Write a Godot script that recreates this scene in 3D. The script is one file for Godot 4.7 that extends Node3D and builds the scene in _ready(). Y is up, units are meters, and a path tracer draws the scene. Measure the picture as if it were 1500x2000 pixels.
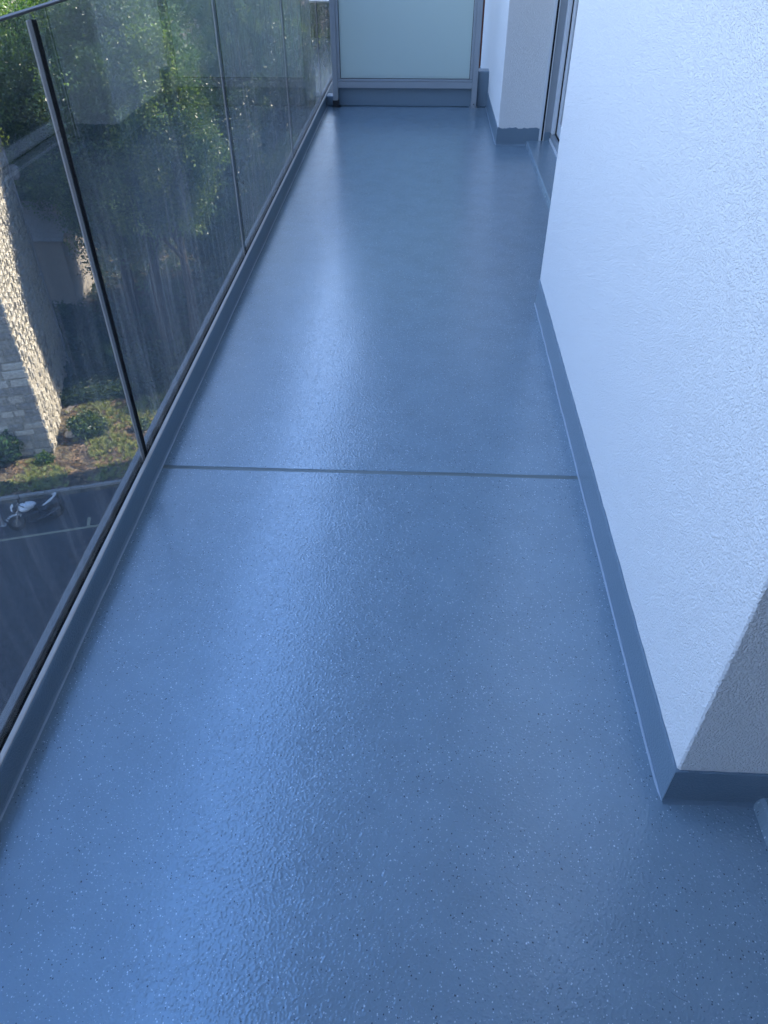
extends Node3D
# A coated balcony floor seen from standing height: glass balustrade left, rendered piers right, frosted screen at the far end,
# a car park, a stone tower and trees 17 m below. Metres, y up, -z runs along the balcony away from the camera.

var M := {}
var rng := RandomNumberGenerator.new()
const GROUND := -17.1
const EYE := 1.4

func lin(r: float, g: float, b: float) -> Color:
	return Color(r, g, b).linear_to_srgb()

# ---------------------------------------------------------------- mesh helpers
func begin() -> SurfaceTool:
	var st := SurfaceTool.new()
	st.begin(Mesh.PRIMITIVE_TRIANGLES)
	return st

func tri(st: SurfaceTool, a: Vector3, b: Vector3, c: Vector3, out: Vector3) -> void:
	var n := (b - a).cross(c - a)
	if n.length_squared() < 1e-16:
		return
	n = n.normalized()
	if n.dot(out) < 0.0:
		n = -n
	else:
		var t := b
		b = c
		c = t
	for p in [a, b, c]:
		st.set_normal(n)
		st.set_uv(Vector2(p.x, p.z))
		st.add_vertex(p)

func face4(st: SurfaceTool, a: Vector3, b: Vector3, c: Vector3, d: Vector3, out: Vector3) -> void:
	tri(st, a, b, c, out)
	tri(st, a, c, d, out)

# box with chamfered edges
func bx(st: SurfaceTool, at: Vector3, size: Vector3, bevel := 0.0, turn := Basis()) -> void:
	var h := size / 2.0
	var e := minf(bevel, minf(h.x, minf(h.y, h.z)) * 0.9)
	var k := h - Vector3(e, e, e)
	for ax in 3:
		var u := (ax + 1) % 3
		var v := (ax + 2) % 3
		for s in [-1.0, 1.0]:
			var q: Array[Vector3] = []
			for c in [[-1, -1], [1, -1], [1, 1], [-1, 1]]:
				var p := Vector3()
				p[ax] = h[ax] * s
				p[u] = k[u] * c[0]
				p[v] = k[v] * c[1]
				q.append(at + turn * p)
			var n := Vector3()
			n[ax] = s
			face4(st, q[0], q[1], q[2], q[3], turn * n)
			if e > 0.0:
				for s2 in [-1.0, 1.0]:      # edge between face ax and face u
					var w: Array[Vector3] = []
					for c in [[0, -1], [1, -1], [1, 1], [0, 1]]:
						var p := Vector3()
						p[ax] = (h[ax] if c[0] == 0 else k[ax]) * s
						p[u] = (k[u] if c[0] == 0 else h[u]) * s2
						p[v] = k[v] * c[1]
						w.append(at + turn * p)
					var m := Vector3()
					m[ax] = s
					m[u] = s2
					face4(st, w[0], w[1], w[2], w[3], turn * m)
	if e > 0.0:
		for sx in [-1.0, 1.0]:
			for sy in [-1.0, 1.0]:
				for sz in [-1.0, 1.0]:
					var s := Vector3(sx, sy, sz)
					tri(st, at + turn * (s * Vector3(h.x, k.y, k.z)), at + turn * (s * Vector3(k.x, h.y, k.z)), at + turn * (s * Vector3(k.x, k.y, h.z)), turn * s)

# box given by two corners
func span(st: SurfaceTool, a: Vector3, b: Vector3, bevel := 0.0) -> void:
	bx(st, (a + b) / 2.0, (b - a).abs(), bevel)

# smooth tapered tube through points with radii
func tube(st: SurfaceTool, pts: Array, radii: Array, sides := 8, closed := true) -> void:
	var rings: Array = []
	var norms: Array = []
	var ref := Vector3.UP
	for i in pts.size():
		var d: Vector3 = (pts[mini(i + 1, pts.size() - 1)] - pts[maxi(i - 1, 0)]).normalized()
		if absf(d.dot(ref)) > 0.95:
			ref = Vector3.RIGHT if absf(d.x) < 0.9 else Vector3.BACK
		var x := d.cross(ref).normalized()
		var y := x.cross(d).normalized()
		var ring: Array[Vector3] = []
		var nn: Array[Vector3] = []
		for k in sides:
			var t := TAU * k / sides
			var n := x * cos(t) + y * sin(t)
			ring.append(pts[i] + n * float(radii[i]))
			nn.append(n)
		rings.append(ring)
		norms.append(nn)
	for i in pts.size() - 1:
		for k in sides:
			var l := (k + 1) % sides
			for q in [[i, k], [i, l], [i + 1, l], [i, k], [i + 1, l], [i + 1, k]]:
				st.set_normal(norms[q[0]][q[1]])
				st.set_uv(Vector2(float(q[1]) / sides, q[0]))
				st.add_vertex(rings[q[0]][q[1]])
	if closed:
		for e in [0, pts.size() - 1]:
			var out: Vector3 = (pts[0] - pts[1]) if e == 0 else (pts[e] - pts[e - 1])
			for k in range(1, sides - 1):
				tri(st, rings[e][0], rings[e][k], rings[e][k + 1], out)

# torus round the z axis
func ring(st: SurfaceTool, at: Vector3, R: float, rx: float, rz: float, n := 22, m := 8) -> void:
	for i in n:
		for j in m:
			for q in [[i, j], [i + 1, j + 1], [i + 1, j], [i, j], [i, j + 1], [i + 1, j + 1]]:
				var a: float = TAU * q[0] / n
				var b: float = TAU * q[1] / m
				var o := Vector3(cos(a), sin(a), 0)
				st.set_normal((o * cos(b) + Vector3(0, 0, sin(b))).normalized())
				st.set_uv(Vector2(q[0], q[1]))
				st.add_vertex(at + o * (R + rx * cos(b)) + Vector3(0, 0, rz * sin(b)))

# smooth ellipsoid, optionally flattened below
func ball(st: SurfaceTool, at: Vector3, r: Vector3, turn := Basis(), n := 14, m := 8) -> void:
	for i in n:
		for j in m:
			for q in [[i, j], [i + 1, j], [i + 1, j + 1], [i, j], [i + 1, j + 1], [i, j + 1]]:
				var a: float = TAU * q[0] / n
				var b: float = PI * q[1] / m - PI / 2
				var o := Vector3(cos(a) * cos(b), sin(b), sin(a) * cos(b))
				st.set_normal(turn * (o / r).normalized())
				st.set_uv(Vector2(q[0], q[1]))
				st.add_vertex(at + turn * (o * r))

# profile in the x-y plane swept along -z from z0 to z1, with a function that may shift each point
func sweep_z(st: SurfaceTool, prof: Array, zs: Array, shift: Callable, out: Vector3) -> void:
	for i in zs.size() - 1:
		for k in prof.size() - 1:
			var q: Array[Vector3] = []
			for c in [[i, k], [i + 1, k], [i + 1, k + 1], [i, k + 1]]:
				var p: Vector2 = prof[c[1]] + shift.call(c[1], zs[c[0]])
				q.append(Vector3(p.x, p.y, zs[c[0]]))
			face4(st, q[0], q[1], q[2], q[3], out)

# ---------------------------------------------------------------- node helpers
var taken := {}
func numbered(called: String) -> String:
	taken[called] = taken.get(called, 0) + 1
	return called if taken[called] == 1 else "%s_%03d" % [called, taken[called] - 1]

func obj(called: String, st: SurfaceTool, m: Material, parent: Node3D = self) -> MeshInstance3D:
	return mesh_obj(called, st.commit(), m, parent)

func mesh_obj(called: String, mesh: Mesh, m: Material, parent: Node3D = self) -> MeshInstance3D:
	var o := MeshInstance3D.new()
	o.mesh = mesh
	o.material_override = m
	if parent == self:
		o.name = numbered(called)
	else:
		var c: Dictionary = parent.get_meta("_names") if parent.has_meta("_names") else {}
		c[called] = c.get(called, 0) + 1
		parent.set_meta("_names", c)
		o.name = called if c[called] == 1 else "%s_%03d" % [called, c[called] - 1]
	parent.add_child(o, true)
	return o

func thing(called: String, label: String, category: String, at := Vector3.ZERO, turn := 0.0, group := "") -> Node3D:
	var o := Node3D.new()
	o.name = numbered(called)
	add_child(o)
	o.position = at
	o.rotation.y = turn
	return tag(o, label, category, group)

func tag(o: Node3D, label: String, category: String, group := "") -> Node3D:
	o.set_meta("label", label)
	o.set_meta("category", category)
	if group:
		o.set_meta("group", group)
	return o

func struct(o: Node3D, label := "") -> Node3D:
	o.set_meta("kind", "structure")
	if label:
		o.set_meta("label", label)
	return o

func stuff(o: Node3D) -> Node3D:
	o.set_meta("kind", "stuff")
	return o

func multi(called: String, mesh: Mesh, m: Material, xf: Array, cols: Array, parent: Node3D = self) -> MultiMeshInstance3D:
	var mm := MultiMesh.new()
	mm.transform_format = MultiMesh.TRANSFORM_3D
	mm.use_colors = true
	mm.mesh = mesh
	mm.instance_count = xf.size()
	for i in xf.size():
		mm.set_instance_transform(i, xf[i])
		mm.set_instance_color(i, cols[i])
	var o := MultiMeshInstance3D.new()
	o.multimesh = mm
	o.material_override = m
	o.name = numbered(called) if parent == self else called
	parent.add_child(o, true)
	o.set_meta("kind", "stuff")
	return o

# ---------------------------------------------------------------- textures
func noise_bytes(n: int, freq: float, sd: int, kind := FastNoiseLite.TYPE_SIMPLEX_SMOOTH, oct := 1) -> PackedByteArray:
	var f := FastNoiseLite.new()
	f.seed = sd
	f.noise_type = kind
	f.frequency = freq
	f.fractal_type = FastNoiseLite.FRACTAL_FBM if oct > 1 else FastNoiseLite.FRACTAL_NONE
	f.fractal_octaves = oct
	var im := f.get_seamless_image(n, n, false, false, 0.1)
	im.convert(Image.FORMAT_L8)
	return im.get_data()

func grey_texture(n: int, d: PackedByteArray) -> ImageTexture:
	return ImageTexture.create_from_image(Image.create_from_data(n, n, false, Image.FORMAT_L8, d))

func noise_texture(n: int, freq: float, sd: int, oct := 3, kind := FastNoiseLite.TYPE_SIMPLEX_SMOOTH) -> ImageTexture:
	return grey_texture(n, noise_bytes(n, freq, sd, kind, oct))

# little raised grains scattered over a tile that repeats without a seam
func grain_bytes(n: int, count: int, r0: float, r1: float, sd: int, add: bool) -> PackedByteArray:
	var f := PackedFloat32Array()
	f.resize(n * n)
	var q := RandomNumberGenerator.new()
	q.seed = sd
	for i in count:
		var r := q.randf_range(r0, r1)
		var k := int(ceil(r))
		var cx := q.randf() * n
		var cy := q.randf() * n
		var h := q.randf_range(0.35, 1.0)
		var ix := int(cx)
		var iy := int(cy)
		var el := q.randf_range(0.7, 1.4)
		for dy in range(-k, k + 1):
			var y := posmod(iy + dy, n) * n
			for dx in range(-k, k + 1):
				var ex := ix + dx - cx
				var ey := (iy + dy - cy) * el
				var t := 1.0 - (ex * ex + ey * ey) / (r * r)
				if t > 0.0:
					var at := y + posmod(ix + dx, n)
					if add:
						f[at] += h * t * t
					else:
						f[at] = maxf(f[at], h * t * (2.0 - t))
	var o := PackedByteArray()
	o.resize(n * n)
	var top := 1.0
	if add:
		top = 0.0
		for i in range(0, n * n, 97):
			top = maxf(top, f[i])
	for i in n * n:
		o[i] = int(minf(f[i] / top, 1.0) * 255.0)
	return o

# colour ramp over noise: linear colours a..b..c
func tone_texture(n: int, freq: float, sd: int, a: Color, b: Color, oct := 4) -> ImageTexture:
	var d := noise_bytes(n, freq, sd, FastNoiseLite.TYPE_SIMPLEX_SMOOTH, oct)
	var lut: Array[Color] = []
	for i in 256:
		var t := clampf((i / 255.0 - 0.25) * 2.0, 0, 1)
		lut.append(a.lerp(b, t))
	var o := PackedByteArray()
	o.resize(n * n * 3)
	for i in n * n:
		var c := lut[d[i]]
		o[i * 3] = int(c.r * 255)
		o[i * 3 + 1] = int(c.g * 255)
		o[i * 3 + 2] = int(c.b * 255)
	return ImageTexture.create_from_image(Image.create_from_data(n, n, false, Image.FORMAT_RGB8, o))

func mat(called: String, c: Color, rough := 0.6, metal := 0.0) -> StandardMaterial3D:
	var m := StandardMaterial3D.new()
	m.resource_name = called
	m.albedo_color = c
	m.roughness = rough
	m.metallic = metal
	M[called] = m
	return m

func triplanar(m: StandardMaterial3D, tile: float, world := true) -> void:
	m.uv1_triplanar = true
	m.uv1_world_triplanar = world
	m.uv1_scale = Vector3.ONE / tile

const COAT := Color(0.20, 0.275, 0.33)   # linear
const FLOOR_TILE := 1.37

func floor_textures() -> void:
	var n := 2048
	var im := Image.create(n, n, false, Image.FORMAT_RGB8)
	im.fill(COAT.linear_to_srgb())
	# slow mottling of the roller-applied coat
	var d := noise_bytes(n, 0.004, 5, FastNoiseLite.TYPE_SIMPLEX_SMOOTH, 4)
	var by := im.get_data()
	var base := COAT.linear_to_srgb()
	var rb := base.r * 255.0
	var gb := base.g * 255.0
	var bb := base.b * 255.0
	for i in n * n:
		var k := 0.97 + 0.06 * d[i] / 255.0
		by[i * 3] = int(rb * k)
		by[i * 3 + 1] = int(gb * k)
		by[i * 3 + 2] = int(bb * k)
	im = Image.create_from_data(n, n, false, Image.FORMAT_RGB8, by)
	var r := RandomNumberGenerator.new()
	r.seed = 77
	for i in 30000:
		var white := r.randf() < 0.80
		var w := (1 if r.randf() < 0.3 else (2 if r.randf() < 0.7 else 3)) if white else r.randi_range(1, 3)
		if r.randf() < 0.06:
			w += 1
		var col := lin(0.62, 0.70, 0.78) if white else lin(0.02, 0.03, 0.045)
		if white:
			col = base.lerp(col, r.randf_range(0.35, 1.0))
		else:
			col = base.lerp(col, r.randf_range(0.5, 1.0))
		var x := r.randi_range(0, n - 6)
		var y := r.randi_range(0, n - 6)
		im.fill_rect(Rect2i(x, y, w, maxi(1, w + r.randi_range(-1, 0))), col)
		if w > 2:
			im.fill_rect(Rect2i(x + r.randi_range(0, 1), y - 1 if y > 0 else y, w - 1, w), col)
	# faint scuffs left by shoes and the roller
	for i in 70:
		var p := Vector2(r.randf() * n, r.randf() * n)
		var a := r.randf() * TAU
		var bend := r.randf_range(-0.03, 0.03)
		var dark := r.randf() < 0.6
		for k in r.randi_range(10, 60):
			var o := im.get_pixel(posmod(int(p.x), n), posmod(int(p.y), n))
			im.set_pixel(posmod(int(p.x), n), posmod(int(p.y), n), o.lerp(Color(0.12, 0.15, 0.2) if dark else Color(0.75, 0.8, 0.85), 0.30))
			p += Vector2(cos(a), sin(a)) * 0.9
			a += bend
	M["floor_albedo"] = ImageTexture.create_from_image(im)
	# orange peel
	M["floor_bump"] = grey_texture(n, grain_bytes(n, 90000, 3.2, 7.0, 21, true))

func dirt_texture(sd: int, heavy: float) -> ImageTexture:
	var w := 1024
	var h := 1024
	var f := FastNoiseLite.new()
	f.seed = sd
	f.frequency = 0.03
	f.fractal_octaves = 4
	f.fractal_type = FastNoiseLite.FRACTAL_FBM
	var g := FastNoiseLite.new()
	g.seed = sd + 9
	g.frequency = 0.16
	var o := PackedByteArray()
	o.resize(w * h * 4)
	for x in w:
		var wide := f.get_noise_2d(x * 0.55, 0.0)
		for y in h:
			var v := y / float(h)          # 0 top, 1 bottom
			var streak := f.get_noise_2d(x * 1.0 + 3.0 * sin(y * 0.01), y * 0.035)
			var fine := g.get_noise_2d(x * 1.7, y * 0.018)
			var patch := f.get_noise_2d(x * 0.12 + 400.0, y * 0.12)
			var grow := lerpf(0.15, 1.0, smoothstep(0.0, 0.75, v + 0.25 * wide)) if heavy < 0.9 else lerpf(0.6, 1.0, v)
			var a := heavy * ((0.004 if heavy < 0.9 else 0.07) + (0.022 if heavy < 0.9 else 0.05) * v + grow * (0.03 + 0.36 * maxf(streak, -0.15) + 0.12 * fine + 0.06 * wide) + 0.05 * patch)
			var q := (y * w + x) * 4
			o[q] = 208
			o[q + 1] = 206
			o[q + 2] = 204
			o[q + 3] = int(clampf(a, 0.008, 0.5) * 255)
	# dried drops
	var im := Image.create_from_data(w, h, false, Image.FORMAT_RGBA8, o)
	var r := RandomNumberGenerator.new()
	r.seed = sd
	for i in 260:
		var c := im.get_pixel(r.randi_range(0, w - 1), r.randi_range(0, h - 1))
		c.a = clampf(c.a + r.randf_range(0.1, 0.35), 0, 0.7)
		im.fill_rect(Rect2i(r.randi_range(0, w - 4), r.randi_range(0, h - 4), r.randi_range(1, 2), r.randi_range(1, 3)), c)
	return ImageTexture.create_from_image(im)

func materials() -> void:
	floor_textures()
	var coat := mat("floor_coat", Color.WHITE, 0.165)
	coat.metallic_specular = 0.74
	coat.clearcoat_enabled = true
	coat.clearcoat = 0.6
	coat.clearcoat_roughness = 0.26
	coat.albedo_texture = M["floor_albedo"]
	coat.uv1_scale = Vector3(1.0 / FLOOR_TILE, 1.0 / FLOOR_TILE, 1)
	coat.heightmap_enabled = true
	coat.heightmap_texture = M["floor_bump"]
	coat.heightmap_scale = 0.09
	var ren_bump := grey_texture(1024, grain_bytes(1024, 30000, 2.5, 6.5, 41, false))
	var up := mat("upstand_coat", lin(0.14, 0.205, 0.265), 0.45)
	up.heightmap_enabled = true
	up.heightmap_texture = ren_bump
	up.heightmap_scale = 0.08
	triplanar(up, 0.47)
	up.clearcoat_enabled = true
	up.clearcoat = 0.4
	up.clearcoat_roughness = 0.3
	var lip := mat("coat_lip", lin(0.28, 0.35, 0.43), 0.35)
	lip.clearcoat_enabled = true
	mat("sealant", lin(0.15, 0.18, 0.18), 0.4)
	var ren := mat("white_render", lin(0.78, 0.78, 0.775), 0.95)
	ren.heightmap_enabled = true
	ren.heightmap_texture = ren_bump
	ren.heightmap_scale = 0.21
	triplanar(ren, 0.47)
	mat("white_paint", lin(0.72, 0.73, 0.74), 0.8)
	mat("aluminium", lin(0.42, 0.44, 0.46), 0.38, 0.75)
	mat("bright_aluminium", lin(0.50, 0.46, 0.42), 0.5, 0.1)
	mat("grey_frame", lin(0.27, 0.30, 0.33), 0.45)
	mat("rail_grey", lin(0.055, 0.05, 0.05), 0.75)
	mat("outer_lip", lin(0.18, 0.18, 0.18), 0.6)
	mat("end_wall_paint", lin(0.40, 0.37, 0.35), 0.8)
	mat("white_frame", lin(0.62, 0.65, 0.68), 0.35)
	mat("black_rubber", lin(0.006, 0.007, 0.009), 0.7)
	mat("glass_edge", lin(0.004, 0.012, 0.012), 0.2)
	var pane := mat("pane", Color(lin(0.02, 0.035, 0.045), 0.31), 0.0)
	pane.transparency = BaseMaterial3D.TRANSPARENCY_ALPHA
	pane.metallic_specular = 0.42
	var dpane := mat("door_pane", Color(lin(0.02, 0.03, 0.04), 0.3), 0.0)
	dpane.transparency = BaseMaterial3D.TRANSPARENCY_ALPHA
	for k in 3:
		var dirt := mat("dirt%d" % k, Color.WHITE, 0.95)
		dirt.albedo_texture = dirt_texture(100 + k, [0.45, 0.75, 0.95][k])
		dirt.transparency = BaseMaterial3D.TRANSPARENCY_ALPHA
		dirt.specular_mode = BaseMaterial3D.SPECULAR_DISABLED
		dirt.backlight_enabled = true
		dirt.backlight = Color(0.7, 0.7, 0.7)
	var fr := mat("frosted_glass", lin(0.52, 0.60, 0.57), 0.28)
	fr.backlight_enabled = true
	fr.backlight = lin(0.35, 0.42, 0.40)
	# outdoors
	var asp := mat("asphalt", Color.WHITE, 0.85)
	asp.albedo_texture = tone_texture(512, 0.03, 51, lin(0.022, 0.023, 0.026), lin(0.04, 0.04, 0.043))
	triplanar(asp, 4.0)
	var gr := mat("leaf_litter_ground", Color.WHITE, 0.95)
	gr.albedo_texture = tone_texture(512, 0.02, 52, lin(0.035, 0.032, 0.022), lin(0.15, 0.115, 0.07), 5)
	gr.heightmap_enabled = true
	gr.heightmap_texture = noise_texture(512, 0.05, 53, 4)
	gr.heightmap_scale = 6.0
	triplanar(gr, 5.0)
	mat("road_paint", lin(0.20, 0.19, 0.13), 0.8)
	var kerb := mat("kerb_concrete", Color.WHITE, 0.9)
	kerb.albedo_texture = tone_texture(256, 0.05, 54, lin(0.16, 0.155, 0.15), lin(0.28, 0.27, 0.25))
	triplanar(kerb, 1.2)
	var stone_tones := [[lin(0.36, 0.325, 0.265), lin(0.60, 0.55, 0.46)], [lin(0.24, 0.22, 0.18), lin(0.42, 0.385, 0.32)], [lin(0.42, 0.385, 0.315), lin(0.62, 0.575, 0.49)], [lin(0.20, 0.185, 0.165), lin(0.36, 0.335, 0.29)]]
	var bump := noise_texture(512, 0.03, 55, 5)
	for k in 4:
		var s := mat("stone%d" % k, Color.WHITE, 0.95)
		s.albedo_texture = tone_texture(256, 0.03, 60 + k, stone_tones[k][0], stone_tones[k][1], 5)
		s.heightmap_enabled = true
		s.heightmap_texture = bump
		s.heightmap_scale = 5.0
		triplanar(s, 1.1)
	var mor := mat("mortar", Color.WHITE, 0.95)
	mor.albedo_texture = tone_texture(256, 0.04, 70, lin(0.22, 0.20, 0.16), lin(0.42, 0.38, 0.30), 5)
	mor.heightmap_enabled = true
	mor.heightmap_texture = bump
	mor.heightmap_scale = 4.0
	triplanar(mor, 1.4)
	var bark := mat("bark", Color.WHITE, 0.95)
	bark.albedo_texture = tone_texture(256, 0.04, 71, lin(0.018, 0.015, 0.012), lin(0.055, 0.045, 0.038), 4)
	triplanar(bark, 1.0)
	mat("weathered_timber", lin(0.20, 0.18, 0.155), 0.9)
	mat("slate", lin(0.22, 0.205, 0.19), 0.6)
	mat("outbuilding_render", lin(0.30, 0.27, 0.235), 0.95)
	var leaf := mat("leaf", Color.WHITE, 0.32)
	leaf.vertex_color_use_as_albedo = true
	leaf.cull_mode = BaseMaterial3D.CULL_DISABLED
	leaf.backlight_enabled = true
	leaf.backlight = Color(0.9, 1.0, 0.4)
	var blade := mat("blade", Color.WHITE, 0.8)
	blade.vertex_color_use_as_albedo = true
	blade.cull_mode = BaseMaterial3D.CULL_DISABLED
	mat("tyre", lin(0.012, 0.012, 0.013), 0.8)
	mat("black_plastic", lin(0.015, 0.015, 0.018), 0.5)
	mat("chrome", lin(0.6, 0.6, 0.6), 0.25, 1.0)
	var wp := mat("white_bodywork", lin(0.46, 0.48, 0.49), 0.3)
	wp.clearcoat_enabled = true
	mat("lens_glass", lin(0.5, 0.55, 0.6), 0.08)
	mat("dark_metal", lin(0.05, 0.05, 0.055), 0.45, 0.6)
	mat("galvanised", lin(0.30, 0.31, 0.32), 0.5, 0.5)
	mat("red_brown", lin(0.16, 0.045, 0.025), 0.6)
	mat("interior", lin(0.25, 0.24, 0.22), 0.9)

# ---------------------------------------------------------------- foliage
func leaf_clump(n: int, r: float, size: float, sd: int) -> ArrayMesh:
	var q := RandomNumberGenerator.new()
	q.seed = sd
	var st := begin()
	for i in n:
		var d := Vector3(q.randfn(), q.randfn(), q.randfn()).normalized()
		var p := d * r * pow(q.randf(), 0.5)
		var b := Basis(Vector3(q.randfn(), q.randfn(), q.randfn()).normalized(), q.randf() * TAU)
		var l := size * q.randf_range(0.7, 1.3)
		var w := l * 0.3
		var nrm := (b.y + Vector3.UP * 0.4).normalized()
		var a := p - b.x * l * 0.5
		var e := p + b.x * l * 0.5
		var s1 := p + b.z * w + b.y * w * 0.3
		var s2 := p - b.z * w + b.y * w * 0.3
		var vs := [a, s1, e, a, e, s2]
		for k in 6:
			var v: Vector3 = vs[k]
			var f := 0 if k < 3 else 3
			nrm = (vs[f + 2] - vs[f]).cross(vs[f + 1] - vs[f]).normalized()
			st.set_normal(nrm)
			st.set_uv(Vector2.ZERO)
			st.add_vertex(v)
	return st.commit()

var clumps := {}
func crown(parent: Node3D, called: String, lobes: Array, count: int, kind: String, dark: Color, light: Color, sd: int, scale_ := 1.0) -> void:
	var q := RandomNumberGenerator.new()
	q.seed = sd
	var xf := []
	var cols := []
	var total := 0.0
	for l in lobes:
		total += l[1].x * l[1].y * l[1].z
	for l in lobes:
		var c: Vector3 = l[0]
		var r: Vector3 = l[1]
		for i in int(count * r.x * r.y * r.z / total):
			var d := Vector3(q.randfn(), q.randfn(), q.randfn()).normalized()
			var k := pow(q.randf(), 0.45)
			k *= 1.0 + 0.18 * sin(d.x * 7.0 + sd) * sin(d.y * 6.0) + 0.12 * sin(d.z * 11.0 + sd * 2.0)
			var p := c + d * r * k
			var s := q.randf_range(0.7, 1.35) * scale_
			xf.append(Transform3D(Basis.from_euler(Vector3(q.randf() * TAU, q.randf() * TAU, q.randf() * TAU)).scaled(Vector3.ONE * s), p))
			var t := clampf(q.randf_range(-0.1, 1.0) + 0.15 * sin(p.x * 1.3) * sin(p.y * 1.7 + sd), 0, 1)
			var cc := dark.lerp(light, t * t)
			cols.append(cc * 1.7 if q.randf() < 0.16 else cc)
	multi(called, clumps[kind], M["leaf"], xf, cols, parent)

func tree(label: String, at: Vector3, height: float, r: float, base: float, sd: int, dark: Color, light: Color, count: int, group := "trees behind the stone building", kind := "tree", called := "broadleaf_tree") -> Node3D:
	var q := RandomNumberGenerator.new()
	q.seed = sd
	var t := thing(called, label, "tree", at, 0.0, group)
	var st := begin()
	var bend := Vector3(q.randf_range(-0.6, 0.6), 0, q.randf_range(-0.6, 0.6))
	var pts := []
	var rad := []
	for i in 7:
		var k := i / 6.0
		pts.append(Vector3(0, height * 0.8 * k - 0.3, 0) + bend * k * k + Vector3(sin(k * 7.0 + sd), 0, cos(k * 5.0)) * 0.12)
		rad.append(lerpf(0.028 * height * 0.75, 0.05, k))
	tube(st, pts, rad, 9)
	obj("trunk", st, M["bark"], t)
	var lobes := [[Vector3(0, (base + height) * 0.5, 0) + bend * 0.6, Vector3(r * 0.72, (height - base) * 0.5, r * 0.72)]]
	for i in 6:
		var a := TAU * i / 6.0 + q.randf() * 0.8
		var y := lerpf(base + 0.8, height * 0.8, q.randf())
		var o := Vector3(cos(a), 0, sin(a)) * r * q.randf_range(0.5, 0.75)
		var lb := begin()
		var from := Vector3(0, y * 0.72, 0) + bend * 0.3
		tube(lb, [from, from.lerp(o + Vector3(0, y, 0), 0.5) + Vector3(0, 0.25, 0), o + Vector3(0, y + 0.3, 0)], [0.008 * height, 0.006 * height, 0.03], 6)
		obj("limb", lb, M["bark"], t)
		var rr := r * q.randf_range(0.34, 0.52)
		lobes.append([o + Vector3(0, y + 0.4, 0), Vector3(rr, rr * q.randf_range(0.7, 1.0), rr)])
	crown(t, "crown", lobes, count, kind, dark, light, sd + 5)
	return t

func bush(called: String, label: String, at: Vector3, r: Vector3, sd: int, dark: Color, light: Color, count: int, kind := "bush", group := "") -> void:
	var q := RandomNumberGenerator.new()
	q.seed = sd
	var t := thing(called, label, "shrub", at, 0.0, group)
	var st := begin()
	var lobes := []
	for i in 5:
		var a := TAU * i / 5.0 + q.randf()
		var o := Vector3(cos(a) * r.x, 0, sin(a) * r.z) * q.randf_range(0.25, 0.6)
		tube(st, [Vector3(0, -0.1, 0), o * 0.5 + Vector3(0, r.y * 0.6, 0), o + Vector3(0, r.y * 1.2, 0)], [0.03, 0.022, 0.008], 5)
		lobes.append([o + Vector3(0, r.y * q.randf_range(0.75, 1.25), 0), r * q.randf_range(0.4, 0.62)])
	lobes.append([Vector3(0, r.y * 0.8, 0), r * 0.75])
	obj("stems", st, M["bark"], t)
	crown(t, "foliage", lobes, count, kind, dark, light, sd)

# ---------------------------------------------------------------- balcony
const GLASS := -0.8130        # inner face of the balustrade glass
const UPSTAND := -0.796
const WALL := 0.522
const SKIRT := 0.110
const SCREEN_Z := -6.79

func floor_plate(z0: float, z1: float, sd: int) -> SurfaceTool:
	var f := FastNoiseLite.new()
	f.seed = sd
	f.frequency = 2.2
	f.fractal_octaves = 2
	var st := begin()
	var x0 := -0.80
	var x1 := 1.0
	var nx := 36
	var nz := int(absf(z1 - z0) / 0.05)
	for j in nz + 1:
		for i in nx + 1:
			var x := lerpf(x0, x1, float(i) / nx)
			var z := lerpf(z0, z1, float(j) / nz)
			var e := 0.01
			var h := func(a: float, b: float) -> float: return 0.0007 * f.get_noise_2d(a, b * 0.7)
			var y: float = h.call(x, z)
			st.set_normal(Vector3(-(h.call(x + e, z) - y) / e, 1, -(h.call(x, z + e) - y) / e).normalized())
			st.set_uv(Vector2(x + 0.31 * sd, z + 0.17 * sd))
			st.add_vertex(Vector3(x, y, z))
	for j in nz:
		for i in nx:
			var a := j * (nx + 1) + i
			for k in [a, a + nx + 2, a + 1, a, a + nx + 1, a + nx + 2]:
				st.add_index(k)
	return st

func skirting(parent: Node3D, x: float, z0: float, z1: float, sd: int, rag := 0.003) -> void:
	# coat turned up the wall: ragged top edge, cove at the foot, thin lip where it meets the floor coat
	var f := FastNoiseLite.new()
	f.seed = sd
	f.frequency = 16.0
	var zs := []
	var n := int(absf(z1 - z0) / 0.02) + 2
	for i in n + 1:
		zs.append(lerpf(z0, z1, float(i) / n))
	var st := begin()
	var prof := [Vector2(x + 0.01, SKIRT), Vector2(x - 0.0035, SKIRT), Vector2(x - 0.005, SKIRT - 0.003), Vector2(x - 0.005, 0.022), Vector2(x - 0.0054, 0.008), Vector2(x - 0.0068, 0.002)]
	# the cove runs out at the near corner
	var run := func(z: float) -> float: return 1.0 - clampf((z0 - z) / 0.035, 0, 1)
	sweep_z(st, prof, zs, func(k, z): return Vector2(0, rag * f.get_noise_1d(z)) if k < 3 else Vector2(maxf(0.0, x - 0.005 - prof[k].x) * run.call(z), -0.004 * run.call(z) if k == 5 else 0.0), Vector3(-1, 0.5, 0))
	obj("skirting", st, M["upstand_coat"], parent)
	var lp := begin()
	sweep_z(lp, [Vector2(x - 0.0066, 0.0032), Vector2(x - 0.0088, 0.0026), Vector2(x - 0.0104, 0.0)], zs, func(k, z): return Vector2(0.0012 * f.get_noise_1d(z * 0.4 + 50.0) + 0.004 * run.call(z) * run.call(z), -0.002 * run.call(z)), Vector3(-1, 1, 0))
	obj("coat_edge", lp, M["coat_lip"], parent)

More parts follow.
